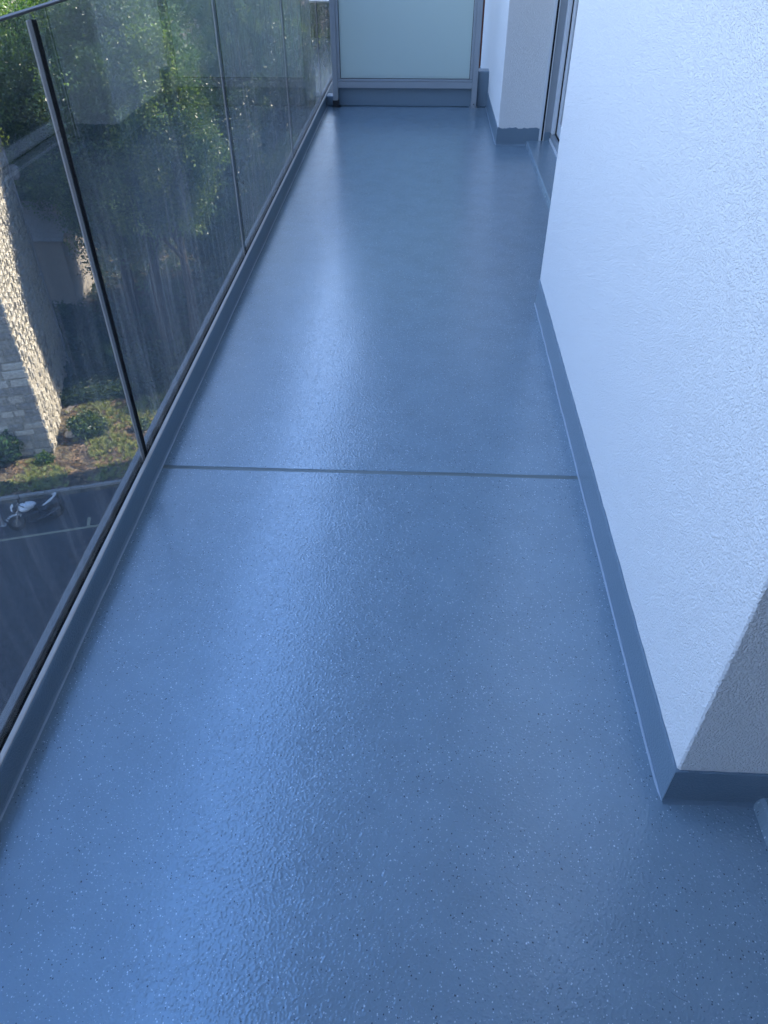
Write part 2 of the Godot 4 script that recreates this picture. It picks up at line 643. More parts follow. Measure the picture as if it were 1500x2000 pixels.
func skirting_front(parent: Node3D, z: float, x0: float, x1: float, sd: int, rag: float) -> void:
	var f := FastNoiseLite.new()
	f.seed = sd
	f.frequency = 22.0
	var st := begin()
	var prof := [Vector2(-0.01, SKIRT), Vector2(0.0035, SKIRT), Vector2(0.005, SKIRT - 0.003), Vector2(0.005, 0.01), Vector2(0.008, 0.003), Vector2(0.012, -0.001)]
	var n := int((x1 - x0) / 0.008)
	for i in n:
		for k in prof.size() - 1:
			var q: Array[Vector3] = []
			for c in [[i, k], [i + 1, k], [i + 1, k + 1], [i, k + 1]]:
				var x := lerpf(x0, x1, float(c[0]) / n)
				var p: Vector2 = prof[c[1]]
				q.append(Vector3(x, p.y + (rag * f.get_noise_1d(x) if c[1] < 3 else 0.0), z + p.x))
			face4(st, q[0], q[1], q[2], q[3], Vector3(0, 0.5, 1))
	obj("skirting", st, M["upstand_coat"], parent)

func flat4(st: SurfaceTool, a: Vector3, b: Vector3, c: Vector3, d: Vector3, n: Vector3) -> void:
	var q := [a, b, c, a, c, d]
	if (b - a).cross(c - a).dot(n) > 0.0:
		q = [a, c, b, a, d, c]
	for p in q:
		st.set_normal(n)
		st.set_uv(Vector2(p.z, p.y))
		st.add_vertex(p)

func pier(label: String, x: float, x1: float, z0: float, z1: float, sd: int, rag: float) -> Node3D:
	var t := thing("wall_pier", label, "wall", Vector3(0, 0, 0))
	var st := begin()
	# the render's grain breaks the line of each corner
	var q := RandomNumberGenerator.new()
	q.seed = sd
	var rows := 420
	var prev := []
	for i in rows + 1:
		var y := lerpf(-0.06, 2.55, float(i) / rows)
		var c := 0.003
		var e := q.randf_range(-0.0008, 0.0016)
		var g := q.randf_range(-0.0008, 0.0016)
		var p := [Vector3(x1, y, z0), Vector3(x + c + e, y, z0 + g * 0.3), Vector3(x + g * 0.3, y, z0 - c - e), Vector3(x + e * 0.3, y, z1 + c + g), Vector3(x + c + g, y, z1), Vector3(x1, y, z1)]
		if i > 0:
			var ns := [Vector3(0, 0, 1), Vector3(-1, 0, 1).normalized(), Vector3(-1, 0, 0), Vector3(-1, 0, -1).normalized(), Vector3(0, 0, -1)]
			for k in 5:
				flat4(st, prev[k], prev[k + 1], p[k + 1], p[k], ns[k])
		prev = p
	span(st, Vector3(x + 0.02, -0.05, z0 - 0.02), Vector3(x1, 2.54, z1 + 0.02))
	obj("render_coat", st, M["white_render"], t)
	skirting(t, x, z0 + 0.004, z1, sd)
	skirting_front(t, z0, x - 0.005, minf(x1, 1.0), sd + 3, rag)
	return t

func balustrade() -> void:
	var t := thing("glass_balustrade", "frameless tinted glass balustrade with streaked dirty panes and slim grey top rail", "balustrade", Vector3(GLASS, 0.07, 0))
	var org := t.position
	var rail := begin()
	span(rail, Vector3(-0.0145, 1.1305, 0.5), Vector3(0.0025, 1.1352, -13.0), 0.0012)
	obj("top_rail", rail, M["rail_grey"], t)
	var z := 1.446
	var k := 0
	while z > -12.0:
		var z1 := z - 1.622
		var g := begin()
		bx(g, Vector3(-0.006, 0.53, (z + z1) / 2), Vector3(0.012, 1.20, 1.622 - 0.018), 0.0)
		var p := obj("glass_panel", g, M["pane"], t)
		# grime on both faces of the pane
		var d := begin()
		for s in [[0.0012, 0], [-0.0132, 1]]:
			var a := Vector3(s[0], 0.0, z - 0.012)
			var b := Vector3(s[0], 1.13, z1 + 0.012)
			var uvs := [Vector2(0, 1), Vector2(1, 1), Vector2(1, 0), Vector2(0, 0)]
			var vs := [a, Vector3(a.x, a.y, b.z), b, Vector3(a.x, b.y, a.z)]
			for i in ([0, 2, 1, 0, 3, 2] if s[1] == 0 else [0, 1, 2, 0, 2, 3]):
				d.set_normal(Vector3(1 if s[1] == 0 else -1, 0, 0))
				d.set_uv(uvs[i])
				d.add_vertex(vs[i])
		obj("grime", d, M["dirt%d" % [0, 0, 1, 2, 2, 2, 2, 2, 2, 2][k]], p)
		var e := begin()
		span(e, Vector3(-0.0125, -0.02, z - 0.009), Vector3(0.0005 if k == 2 else -0.004, 1.116, z - 0.0125))
		obj("edge_seal", e, M["black_rubber"], p)
		var j := begin()
		span(j, Vector3(-0.0135, -0.02, z - (0.008 if k == 2 else 0.005)), Vector3(-0.0095, 1.116, z + (0.010 if k == 2 else 0.005)), 0.001)
		obj("joint_strip", j, M["bright_aluminium"], t)
		z = z1
		k += 1
	var c := begin()
	span(c, Vector3(0.0045, -0.09, 0.5), Vector3(0.0167, 0.006, -13.0), 0.0015)
	obj("channel_inner_lip", c, M["bright_aluminium"], t)
	var c2 := begin()
	span(c2, Vector3(-0.034, -0.09, 0.5), Vector3(-0.0145, 0.006, -13.0), 0.0015)
	obj("channel_outer_lip", c2, M["outer_lip"], t)
	var gk := begin()
	span(gk, Vector3(0.0005, -0.06, 0.5), Vector3(0.0043, 0.001, -13.0))
	span(gk, Vector3(-0.0143, -0.06, 0.5), Vector3(-0.0125, 0.0, -13.0))
	obj("gasket", gk, M["black_rubber"], t)

func screen() -> void:
	var t := thing("privacy_screen", "frosted glass privacy screen in grey metal frame at balcony end", "screen", Vector3(-0.155, 0, SCREEN_Z))
	var gm: Material = M["grey_frame"]
	for x in [-0.558, 0.568]:
		var st := begin()
		span(st, Vector3(x - 0.021, 0.002, -0.02), Vector3(x + 0.021, 1.95, 0.02), 0.002)
		var post := obj("post", st, gm, t)
		var pl := begin()
		span(pl, Vector3(x - 0.034, 0.0, -0.032), Vector3(x + 0.034, 0.006, 0.032), 0.001)
		if x < 0:
			span(pl, Vector3(x - 0.025, 0.006, -0.024), Vector3(x + 0.025, 0.05, 0.024), 0.002)
		obj("base_plate", pl, gm if x > 0 else M["dark_metal"], post)
		var bo := begin()
		tube(bo, [Vector3(x, 0.03, 0.018), Vector3(x, 0.03, 0.028)], [0.005, 0.004], 6)
		obj("bolt", bo, M["dark_metal"], post)
	for y in [[0.14, 0.186], [1.90, 1.946]]:
		var st := begin()
		span(st, Vector3(-0.5365, y[0], -0.018), Vector3(0.5465, y[1], 0.018), 0.002)
		obj("rail", st, gm, t)
	for r in [[Vector3(-0.5365, 0.188, 0.004), Vector3(0.5465, 0.204, 0.014)], [Vector3(-0.5365, 0.206, 0.004), Vector3(-0.515, 1.89, 0.014)], [Vector3(0.525, 0.206, 0.004), Vector3(0.5465, 1.89, 0.014)]]:
		var st := begin()
		span(st, r[0], r[1], 0.0015)
		obj("glazing_bead", st, M["grey_frame"], t)
	var gs := begin()
	span(gs, Vector3(-0.514, 0.205, -0.008), Vector3(0.524, 1.89, 0.002))
	obj("frosted_pane", gs, M["frosted_glass"], t)
	var seal := begin()
	span(seal, Vector3(-0.5145, 0.2042, 0.0022), Vector3(0.5245, 0.2085, 0.004))
	span(seal, Vector3(-0.5148, 0.2085, 0.0022), Vector3(-0.5105, 1.89, 0.004))
	span(seal, Vector3(0.5205, 0.2085, 0.0022), Vector3(0.5248, 1.89, 0.004))
	obj("seal", seal, M["dark_metal"], t)

func sliding_door(label: String, z_far: float, z_near: float) -> void:
	# z_far is the jamb against the pier's front, z_near the other side
	var t := thing("sliding_door", label, "door", Vector3(0.93, 0.03, z_far))
	var L := z_near - z_far
	var jm := begin()
	span(jm, Vector3(-0.117, 0, -0.0195), Vector3(-0.101, 2.3, 0.004), 0.001)
	obj("trim_strip", jm, M["white_frame"], t)
	var gv := begin()
	span(gv, Vector3(-0.101, 0, -0.03), Vector3(-0.087, 2.3, -0.01))
	obj("shadow_groove", gv, M["black_rubber"], t)
	var jf := begin()
	span(jf, Vector3(-0.087, 0.0, -0.03), Vector3(-0.082, 2.3, 0.002), 0.001)
	obj("trim_edge", jf, M["white_frame"], t)
	var ja := begin()
	span(ja, Vector3(-0.082, 0.055, -0.03), Vector3(-0.037, 2.3, -0.006), 0.001)
	obj("jamb", ja, M["grey_frame"], t)
	var up := begin()
	span(up, Vector3(-0.082, -0.03, -0.03), Vector3(-0.037, 0.055, -0.001), 0.004)
	obj("jamb_upstand", up, M["upstand_coat"], t)
	var fr := begin()
	span(fr, Vector3(-0.037, 0.05, -0.02), Vector3(-0.013, 2.3, 0.045), 0.002)
	obj("frame", fr, M["white_frame"], t)
	var sl := begin()
	span(sl, Vector3(-0.043, 0.0, 0.0), Vector3(-0.037, 0.018, L), 0.001)
	obj("sill_edge", sl, M["white_frame"], t)
	var sill := begin()
	span(sill, Vector3(-0.0365, 0.0, 0.0), Vector3(0.03, 0.048, L), 0.003)
	obj("sill", sill, M["grey_frame"], t)
	var gk := begin()
	span(gk, Vector3(-0.0135, 0.05, 0.0455), Vector3(-0.007, 2.3, 0.052))
	span(gk, Vector3(-0.0135, 0.0485, 0.052), Vector3(-0.007, 0.056, L))
	obj("gasket", gk, M["black_rubber"], t)
	for r in [[0.056, 0.13, 0.055, L], [2.2, 2.3, 0.055, L], [0.13, 2.2, 0.055, 0.12], [0.13, 2.2, L - 0.07, L]]:
		var st := begin()
		span(st, Vector3(-0.006, r[0], r[2]), Vector3(0.022, r[1], r[3]), 0.002)
		obj("sash", st, M["white_frame"], t)
	var g := begin()
	span(g, Vector3(0.004, 0.13, 0.12), Vector3(0.012, 2.2, L - 0.07))
	obj("pane", g, M["door_pane"], t)

func balcony() -> void:
	# floor: two plates with a sealed joint between them
	var near := obj("balcony_floor", floor_plate(0.55, -1.828, 1), M["floor_coat"])
	struct(near)
	near.set_meta("label", "blue grey flecked coated balcony floor in front of the joint")
	var far := obj("balcony_floor", floor_plate(-1.844, -12.0, 2), M["floor_coat"])
	struct(far)
	far.set_meta("label", "blue grey glossy balcony floor beyond the joint")
	var js := begin()
	span(js, Vector3(-0.80, -0.012, -1.8255), Vector3(WALL, -0.0007, -1.8465))
	struct(obj("floor_joint", js, M["sealant"]), "straight grey sealant joint crossing the balcony floor")
	var slab := begin()
	span(slab, Vector3(-0.88, -0.30, 0.9), Vector3(1.4, -0.013, -13.0))
	struct(obj("balcony_slab", slab, M["white_paint"]), "concrete slab under the balcony floor")
	# upstand below the glass
	var f := FastNoiseLite.new()
	f.seed = 4
	f.frequency = 1.5
	var zs := []
	for i in 320:
		zs.append(0.55 - i * 0.04)
	var us := begin()
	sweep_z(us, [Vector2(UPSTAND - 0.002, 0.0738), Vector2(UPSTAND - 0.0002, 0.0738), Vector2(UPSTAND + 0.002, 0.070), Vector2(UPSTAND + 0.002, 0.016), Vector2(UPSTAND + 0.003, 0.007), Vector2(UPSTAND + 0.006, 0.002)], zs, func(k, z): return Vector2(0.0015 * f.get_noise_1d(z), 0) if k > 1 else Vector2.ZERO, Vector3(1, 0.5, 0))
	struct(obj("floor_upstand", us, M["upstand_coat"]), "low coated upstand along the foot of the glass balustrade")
	var ul := begin()
	sweep_z(ul, [Vector2(UPSTAND + 0.0058, 0.0030), Vector2(UPSTAND + 0.0078, 0.0026), Vector2(UPSTAND + 0.0094, 0.0)], zs, func(k, z): return Vector2(0.0015 * f.get_noise_1d(z) + 0.001 * f.get_noise_1d(z * 5.0), 0), Vector3(1, 1, 0))
	struct(obj("upstand_edge", ul, M["coat_lip"]), "thin raised coat edge beside the floor upstand")
	# raised kerb under the screen
	var pk := begin()
	span(pk, Vector3(-0.735, 0, -6.82), Vector3(WALL + 0.02, 0.255, -6.95), 0.006)
	span(pk, Vector3(-0.80, 0, -6.825), Vector3(-0.737, 0.07, -6.945), 0.006)
	struct(obj("partition_upstand", pk, M["upstand_coat"]), "dark coated cross upstand beneath the privacy screen")
	# piers, recess steps and doors
	pier("white pebble-textured wall pier nearest the camera with blue skirting", WALL, 1.15, -0.782, -3.085, 11, 0.0015)
	pier("white wall pier beside the privacy screen with ragged blue skirting", WALL + 0.003, 0.828, -5.665, -7.95, 12, 0.012)
	for s in [[-3.085, -5.66], [0.55, -0.778]]:
		var st := begin()
		var e := 0.724 if s[0] < 0 else 0.695
		sweep_z(st, [Vector2(e, 0.0), Vector2(e + 0.003, 0.012), Vector2(e + 0.007, 0.024), Vector2(e + 0.014, 0.03), Vector2(0.96, 0.0305)], [s[0], (s[0] + s[1]) / 2, s[1]], func(k, z): return Vector2.ZERO, Vector3(-0.5, 1, 0))
		var o := obj("door_step", st, M["floor_coat"])
		struct(o, "low blue step in the recess before the %s door" % ("far" if s[0] < 0 else "near"))
	sliding_door("white framed sliding glass door in the recess beyond the near pier", -5.66, -3.085)
	sliding_door("white framed sliding glass door in the recess beside the camera", -0.778, 0.55)
	var ew := begin()
	span(ew, Vector3(-0.80, 0.0, 0.55), Vector3(1.4, 2.55, 0.70), 0.004)
	var ewo := obj("end_wall", ew, M["end_wall_paint"])
	tag(ewo, "grey end wall closing the balcony behind the camera", "wall")
	# ceiling = balcony above
	var ce := begin()
	span(ce, Vector3(-0.74, 2.55, 0.9), Vector3(1.6, 2.83, -13.0), 0.01)
	struct(obj("balcony_ceiling", ce, M["white_paint"]), "white underside of the balcony above")

func neighbour() -> void:
	var t := thing("wooden_panel", "red brown framed board standing in the dark gap behind the screen", "board", Vector3(0.70, 0.0, -8.5))
	var st := begin()
	span(st, Vector3(-0.18, 0.0, -0.015), Vector3(0.18, 1.9, 0.015), 0.003)
	obj("board", st, M["red_brown"], t)
	for x in [-0.195, 0.195]:
		var b := begin()
		span(b, Vector3(x - 0.014, 0.0, -0.022), Vector3(x + 0.014, 1.94, 0.022), 0.003)
		obj("stile", b, M["dark_metal"], t)
	var nk := begin()
	span(nk, Vector3(-0.80, 0, -10.35), Vector3(WALL + 0.02, 0.35, -10.5), 0.006)
	struct(obj("partition_upstand", nk, M["dark_metal"]), "dark cross upstand on the neighbouring balcony")
	var top := begin()
	span(top, Vector3(-0.18, 1.902, -0.022), Vector3(0.18, 1.94, 0.022), 0.003)
	obj("top_bar", top, M["dark_metal"], t)

func own_building() -> void:
	var t := thing("apartment_block", "white apartment block that carries the balcony", "building", Vector3(8, GROUND, -12))
	var st := begin()
	span(st, Vector3(-6.0, 0, 16), Vector3(7, 33.5, -18.4))                # core, to x = 2
	span(st, Vector3(-6.9, 0, 16), Vector3(-6.0, 16.75, -18.4))            # lower storeys of the facade
	span(st, Vector3(-6.9, 20.0, 16), Vector3(-6.0, 33.5, -18.4))
	span(st, Vector3(-7.1, 16.8, -0.6), Vector3(-6.0, 19.9, -18.4))        # storey beyond this flat
	obj("wall", st, M["white_render"], t)
	for y in [16.8 + 3.1 * 2, 16.8 + 3.1 * 3, 16.8 - 3.1, 16.8 - 6.2, 16.8 - 9.3]:
		var b := begin()
		span(b, Vector3(-8.72, y - 0.02, 15.2), Vector3(-6.9, y + 0.22, -17), 0.01)
		obj("balcony_slab", b, M["white_paint"], t)
	var fl := begin()
	span(fl, Vector3(-6.9, 17.05, 15), Vector3(-6.0, 17.08, -0.7))
	obj("room_floor", fl, M["interior"], t)

# ---------------------------------------------------------------- car park, bank, stone tower
const TURN := 0.291
const A := Vector3(-15.15, GROUND, -24.84)      # foot of the tower's lit corner
func site(u: float, w: float, y := 0.0) -> Vector3:  # u along the kerb, w away from the car park
	return A + Vector3(cos(TURN), 0, -sin(TURN)) * u + Vector3(-sin(TURN), 0, -cos(TURN)) * w + Vector3(0, y, 0)

func bank(w: float) -> float:
	if w < -2.6:
		return 0.0
	var y := 0.10 + clampf(w + 2.6, 0, 20) * 0.012
	if w > 22.0:
		y += (w - 22.0) * 0.13
	return y

func terrain() -> void:
	var f := FastNoiseLite.new()
	f.seed = 8
	f.frequency = 0.25
	var us := []
	var ws := []
	var x := -260.0
	while x < 260.0:
		us.append(x)
		x += 0.5 if absf(x) < 20.0 else 10.0
	x = -90.0
	while x < 420.0:
		ws.append(x)
		x += (0.3 if x > -3.3 and x < 12.0 else 10.0)
		if x > -3.3 and ws[-1] < -3.3:
			x = -2.9
	var st := begin()
	for w in ws:
		for u in us:
			var near: bool = w > -2.6 and w < 14.0 and absf(u) < 20.0
			st.set_uv(Vector2(u, w))
			st.add_vertex(site(u, w, bank(w) + (0.07 * f.get_noise_2d(u, w) if near else 0.0)))
	for j in ws.size() - 1:
		for i in us.size() - 1:
			var a: int = j * us.size() + i
			for k in [a, a + us.size() + 1, a + 1, a, a + us.size(), a + us.size() + 1]:
				st.add_index(k)
	st.generate_normals()
	struct(obj("ground", st, M["leaf_litter_ground"]), "brown earth bank and hillside below the trees")
	var rd := begin()
	face4(rd, site(-120, -70, 0.006), site(120, -70, 0.006), site(120, -2.72, 0.006), site(-120, -2.72, 0.006), Vector3.UP)
	struct(obj("car_park", rd, M["asphalt"]), "dark asphalt car park below the balcony")
	var kb := Node3D.new()
	kb.name = "kerb"
	add_child(kb)
	struct(kb, "low concrete kerb between the asphalt and the planted bank")
	var q := RandomNumberGenerator.new()
	q.seed = 3
	var u := -9.0
	while u < 12.0:
		var s := begin()
		var p := site(u + 0.49, -2.65, 0.05)
		bx(s, Vector3.ZERO, Vector3(0.965, 0.22, 0.15), 0.015)
		var k := obj("kerb_stone", s, M["kerb_concrete"], kb)
		k.position = p + Vector3(0, q.randf_range(-0.012, 0.012), 0)
		k.rotation.y = TURN + q.randf_range(-0.012, 0.012)
		u += 0.98
	var ln := begin()
	for seg in [[-30.0, -5.06, 30.0, -5.18, 0.06], ]:
		face4(ln, site(seg[0], seg[1] - seg[4], 0.011), site(seg[2], seg[3] - seg[4], 0.011), site(seg[2], seg[3] + seg[4], 0.011), site(seg[0], seg[1] + seg[4], 0.011), Vector3.UP)
	face4(ln, site(1.52, -5.1, 0.012), site(1.64, -5.1, 0.012), site(1.64, -4.55, 0.012), site(1.52, -4.55, 0.012), Vector3.UP)
	struct(obj("road_marking", ln, M["road_paint"]), "worn yellowish painted bay line on the asphalt")

func rough_block(sd: int, bevel: float) -> ArrayMesh:
	# unit block with uneven corners: front face bulges
	var q := RandomNumberGenerator.new()
	q.seed = sd
	var st := begin()
	var c := {}
	for sx in [-1, 1]:
		for sy in [-1, 1]:
			for layer in 2:
				var in_ := bevel if layer == 1 else 0.0
				c[[sx, sy, layer]] = Vector3(sx * (0.5 - in_ - q.randf_range(0, 0.05)), sy * (0.5 - in_ - q.randf_range(0, 0.07)), 0.5 * layer - (0.0 if layer == 0 else q.randf_range(0.0, 0.12)))
	var mid := Vector3(q.randf_range(-0.15, 0.15), q.randf_range(-0.15, 0.15), 0.56)
	var ord := [[-1, -1], [1, -1], [1, 1], [-1, 1]]
	for i in 4:
		var a: Array = ord[i]
		var b: Array = ord[(i + 1) % 4]
		tri(st, c[[a[0], a[1], 1]], c[[b[0], b[1], 1]], mid, Vector3(0, 0, 1))
		face4(st, c[[a[0], a[1], 0]], c[[b[0], b[1], 0]], c[[b[0], b[1], 1]], c[[a[0], a[1], 1]], Vector3(a[0] + b[0], a[1] + b[1], 0.2))
	return st.commit()

func tower() -> void:
	var t := thing("stone_tower", "old rubble stone building with one sunlit side and one shaded coursed face", "building", A, TURN)
	var core := begin()
	span(core, Vector3(-12, -0.3, -0.04), Vector3(-0.04, 15, -8.05))
	obj("wall", core, M["mortar"], t)
	var q := RandomNumberGenerator.new()
	q.seed = 17
	var shapes: Array[ArrayMesh] = []
	for k in 6:
		shapes.append(rough_block(200 + k, 0.06))
	var rest := begin()
	var count := 0
	# shaded face: long squared courses, facing the car park
	var y := -0.1
	while y < 13.0:
		var h := q.randf_range(0.26, 0.38)
		var x := 0.0
		var first := true
		while x > -6.0:
			var l := q.randf_range(0.4, 0.95)
			var seen := y < 8.5 and x > -3.4
			var depth := q.randf_range(0.10, 0.15)
			var xf := Transform3D(Basis.from_scale(Vector3(l - 0.02, h - 0.022, depth)), Vector3(x - l / 2, y + h / 2, -0.06))
			if seen and count < 170:
				var s := mesh_obj("stone", shapes[q.randi() % 6], M["stone%d" % (q.randi() % 4)], t)
				s.transform = xf
				count += 1
			else:
				rest.append_from(shapes[q.randi() % 6], 0, xf)
			x -= l
			first = false
		y += h
	# sunlit side: rubble
	y = -0.1
	var side := Basis(Vector3(0, 0, -1), Vector3(0, 1, 0), Vector3(1, 0, 0))
	while y < 14.0:
		var h := q.randf_range(0.2, 0.36)
		var z := 0.0
		while z > -7.95:
			var l := q.randf_range(0.25, 0.6)
			var depth := q.randf_range(0.08, 0.22)
			var dy := q.randf_range(-0.05, 0.05)
			var xf := Transform3D(side * Basis.from_euler(Vector3(0, 0, q.randf_range(-0.06, 0.06))) * Basis.from_scale(Vector3(l - 0.015, h - 0.01, depth)), Vector3(-0.06, y + h / 2 + dy, z - l / 2))
			if y < 6.2 and z > -4.5 and count < 298:
				var s := mesh_obj("stone", shapes[q.randi() % 6], M["stone%d" % [0, 0, 2, 1][q.randi() % 4]], t)
				s.transform = xf
				count += 1
			else:
				rest.append_from(shapes[q.randi() % 6], 0, xf)
			z -= l
		y += h
	stuff(obj("stones_beyond", rest, M["stone2"], t))
	var dp := begin()
	tube(dp, [Vector3(0.17, 0.1, -7.25), Vector3(0.17, 15, -7.25)], [0.045, 0.045], 8)
	obj("downpipe", dp, M["galvanised"], t)
	for yy in [2.0, 5.0, 8.0, 11.0]:
		var br := begin()
		span(br, Vector3(0.02, yy - 0.03, -7.32), Vector3(0.225, yy + 0.03, -7.18), 0.005)
		obj("pipe_bracket", br, M["galvanised"], t)
	var cs := begin()
	bx(cs, Vector3(0.12, 9.2, -7.95), Vector3(0.5, 0.55, 0.5), 0.1)
	obj("corner_stone", cs, M["stone3"], t)

func outbuilding() -> void:
	var t := thing("outbuilding", "small grey rendered outbuilding with slate roof behind the stone building", "building", Vector3(-19.0, GROUND, -38.4), TURN - 0.25)
	var w := begin()
	span(w, Vector3(-5.5, -0.3, 0), Vector3(0, 4.25, -3.6), 0.02)
	face4(w, Vector3(0, 4.2, 0), Vector3(0, 4.2, -3.6), Vector3(0, 5.6, -1.8), Vector3(0, 5.6, -1.8), Vector3(1, 0, 0))
	obj("wall", w, M["outbuilding_render"], t)
	var q := RandomNumberGenerator.new()
	q.seed = 5
	var st := begin()
	var pitch := atan2(1.45, 1.95)
	for row in 9:
		var k := row / 9.0
		var x := -5.7
		while x < 0.15:
			var l := q.randf_range(0.28, 0.4)
			bx(st, Vector3(x + l / 2, lerpf(4.22, 5.66, k) + q.randf_range(0, 0.02), lerpf(0.14, -1.8, k)), Vector3(l - 0.012, 0.03, 0.31), 0.006, Basis(Vector3.RIGHT, pitch - 0.10))
			x += l
	stuff(obj("roof_slates", st, M["slate"], t))
	var back := begin()
	face4(back, Vector3(-5.7, 5.6, -1.82), Vector3(0.15, 5.6, -1.82), Vector3(0.15, 4.15, -3.75), Vector3(-5.7, 4.15, -3.75), Vector3(0, 1, -1))
	face4(back, Vector3(-5.7, 5.55, -1.8), Vector3(0.12, 5.55, -1.8), Vector3(0.12, 4.14, 0.1), Vector3(-5.7, 4.14, 0.1), Vector3(0, 1, 1))
	obj("roof_deck", back, M["slate"], t)
	var dr := begin()
	span(dr, Vector3(-3.2, 0.0, -0.02), Vector3(-2.2, 2.1, 0.03), 0.01)
	obj("door", dr, M["weathered_timber"], t)

func motorcycle() -> void:
	var t := thing("motorcycle", "parked black motorcycle with white tank and tail beside the kerb", "motorcycle", site(-0.25, -4.42, 0.006), TURN + 0.33)
	# local: front is -x, stands leaning a little on its side stand
	var body := Basis(Vector3.RIGHT, -0.13)
	for w in [[-0.72, "front"], [0.70, "rear"]]:
		var st := begin()
		var wide: float = 0.062 if w[1] == "front" else 0.088
		ring(st, Vector3(0, 0, 0), 0.255, 0.062, wide)
		var ty := obj("wheel", st, M["tyre"], t)
		ty.transform = Transform3D(body, body * Vector3(w[0], 0.315, 0))
		var rm := begin()
		ring(rm, Vector3.ZERO, 0.185, 0.02, 0.045, 20, 6)
		for k in 5:
			var a: float = TAU * k / 5.0
			tube(rm, [Vector3(0, 0, 0), Vector3(cos(a), sin(a), 0) * 0.185], [0.025, 0.016], 5)
		obj("rim", rm, M["black_plastic"], ty)
		var ds := begin()
		tube(ds, [Vector3(0, 0, 0.06), Vector3(0, 0, 0.066)], [0.12, 0.12], 16)
		obj("brake_disc", ds, M["chrome"], ty)
	var part := func(called: String, st: SurfaceTool, m: String) -> MeshInstance3D:
		var o := obj(called, st, M[m], t)
		o.transform = Transform3D(body, Vector3.ZERO)
		return o
	for z in [-0.085, 0.085]:
		var f := begin()
		tube(f, [Vector3(-0.72, 0.315, z), Vector3(-0.60, 0.62, z), Vector3(-0.47, 0.98, z)], [0.026, 0.03, 0.024], 8)
		part.call("fork_leg", f, "chrome")
	var fend := begin()
	for k in 7:
		var a: float = 0.7 + k * 0.27
		bx(fend, Vector3(-0.72 - cos(a) * -0.345 * -1.0, 0.315 + sin(a) * 0.345, 0), Vector3(0.10, 0.014, 0.13), 0.006, Basis(Vector3.BACK, PI / 2 - a if false else -(a - PI / 2) * -1.0))
	part.call("front_mudguard", fend, "white_bodywork")
	var hl := begin()
	ball(hl, Vector3(-0.63, 0.88, 0), Vector3(0.10, 0.11, 0.12))
	var hp: MeshInstance3D = part.call("headlight", hl, "black_plastic")
	var hg := begin()
	ball(hg, Vector3(-0.685, 0.885, 0), Vector3(0.06, 0.085, 0.095))
	obj("headlight_lens", hg, M["lens_glass"], hp)
	var cowl := begin()
	bx(cowl, Vector3(-0.66, 1.02, 0), Vector3(0.16, 0.02, 0.22), 0.008, Basis(Vector3.BACK, 0.75))
	part.call("fly_screen", cowl, "white_bodywork")
	var hb := begin()
	tube(hb, [Vector3(-0.30, 1.06, -0.40), Vector3(-0.40, 1.07, -0.22), Vector3(-0.46, 1.02, 0), Vector3(-0.40, 1.07, 0.22), Vector3(-0.30, 1.06, 0.40)], [0.013, 0.013, 0.013, 0.013, 0.013], 7)
	part.call("handlebar", hb, "dark_metal")
	for z in [-0.36, 0.36]:
		var gp := begin()
		tube(gp, [Vector3(-0.34, 1.062, z * 0.88), Vector3(-0.29, 1.06, z * 1.2)], [0.02, 0.021], 8)
		part.call("grip", gp, "black_plastic")
		var mr := begin()
		tube(mr, [Vector3(-0.38, 1.07, z * 0.75), Vector3(-0.43, 1.22, z * 1.02)], [0.008, 0.007], 6)
		var ms: MeshInstance3D = part.call("mirror_stalk", mr, "dark_metal")
		var mg := begin()
		ball(mg, Vector3(-0.43, 1.25, z * 1.08), Vector3(0.02, 0.045, 0.07))
		obj("mirror", mg, M["chrome"], ms)
	var tk := begin()
	ball(tk, Vector3(-0.17, 0.86, 0), Vector3(0.33, 0.155, 0.17), Basis(Vector3.BACK, -0.1), 20, 12)
	ball(tk, Vector3(-0.28, 0.80, 0), Vector3(0.22, 0.13, 0.21), Basis(Vector3.BACK, -0.2), 18, 10)
	var tank: MeshInstance3D = part.call("fuel_tank", tk, "white_bodywork")
	var cap := begin()
	tube(cap, [Vector3(-0.22, 1.00, 0), Vector3(-0.22, 1.03, 0)], [0.045, 0.04], 12)
	obj("filler_cap", cap, M["black_plastic"], tank)
	var se := begin()
	bx(se, Vector3(0.25, 0.80, 0), Vector3(0.46, 0.09, 0.27), 0.04, Basis(Vector3.BACK, 0.02))
	bx(se, Vector3(0.60, 0.90, 0), Vector3(0.34, 0.08, 0.21), 0.035, Basis(Vector3.BACK, 0.28))
	part.call("seat", se, "black_plastic")
	for z in [-0.125, 0.125]:
		var tl := begin()
		tube(tl, [Vector3(0.34, 0.73, z), Vector3(0.62, 0.83, z), Vector3(0.88, 0.965, z * 0.5)], [0.03, 0.05, 0.03], 8)
		part.call("tail_panel", tl, "white_bodywork")
	var rl := begin()
	bx(rl, Vector3(0.89, 0.97, 0), Vector3(0.08, 0.06, 0.16), 0.02, Basis(Vector3.BACK, 0.3))
	part.call("grab_tail", rl, "white_bodywork")
	var en := begin()
	bx(en, Vector3(-0.08, 0.44, 0), Vector3(0.48, 0.30, 0.30), 0.05)
	bx(en, Vector3(-0.18, 0.64, 0), Vector3(0.26, 0.18, 0.26), 0.03, Basis(Vector3.BACK, 0.3))
	for k in 4:
		bx(en, Vector3(-0.18, 0.57 + k * 0.035, 0), Vector3(0.30, 0.012, 0.30), 0.003, Basis(Vector3.BACK, 0.3))
	part.call("engine", en, "dark_metal")
	var ex := begin()
	tube(ex, [Vector3(-0.34, 0.52, 0.12), Vector3(-0.38, 0.30, 0.14), Vector3(-0.1, 0.22, 0.17), Vector3(0.3, 0.28, 0.19)], [0.025, 0.025, 0.026, 0.03], 8)
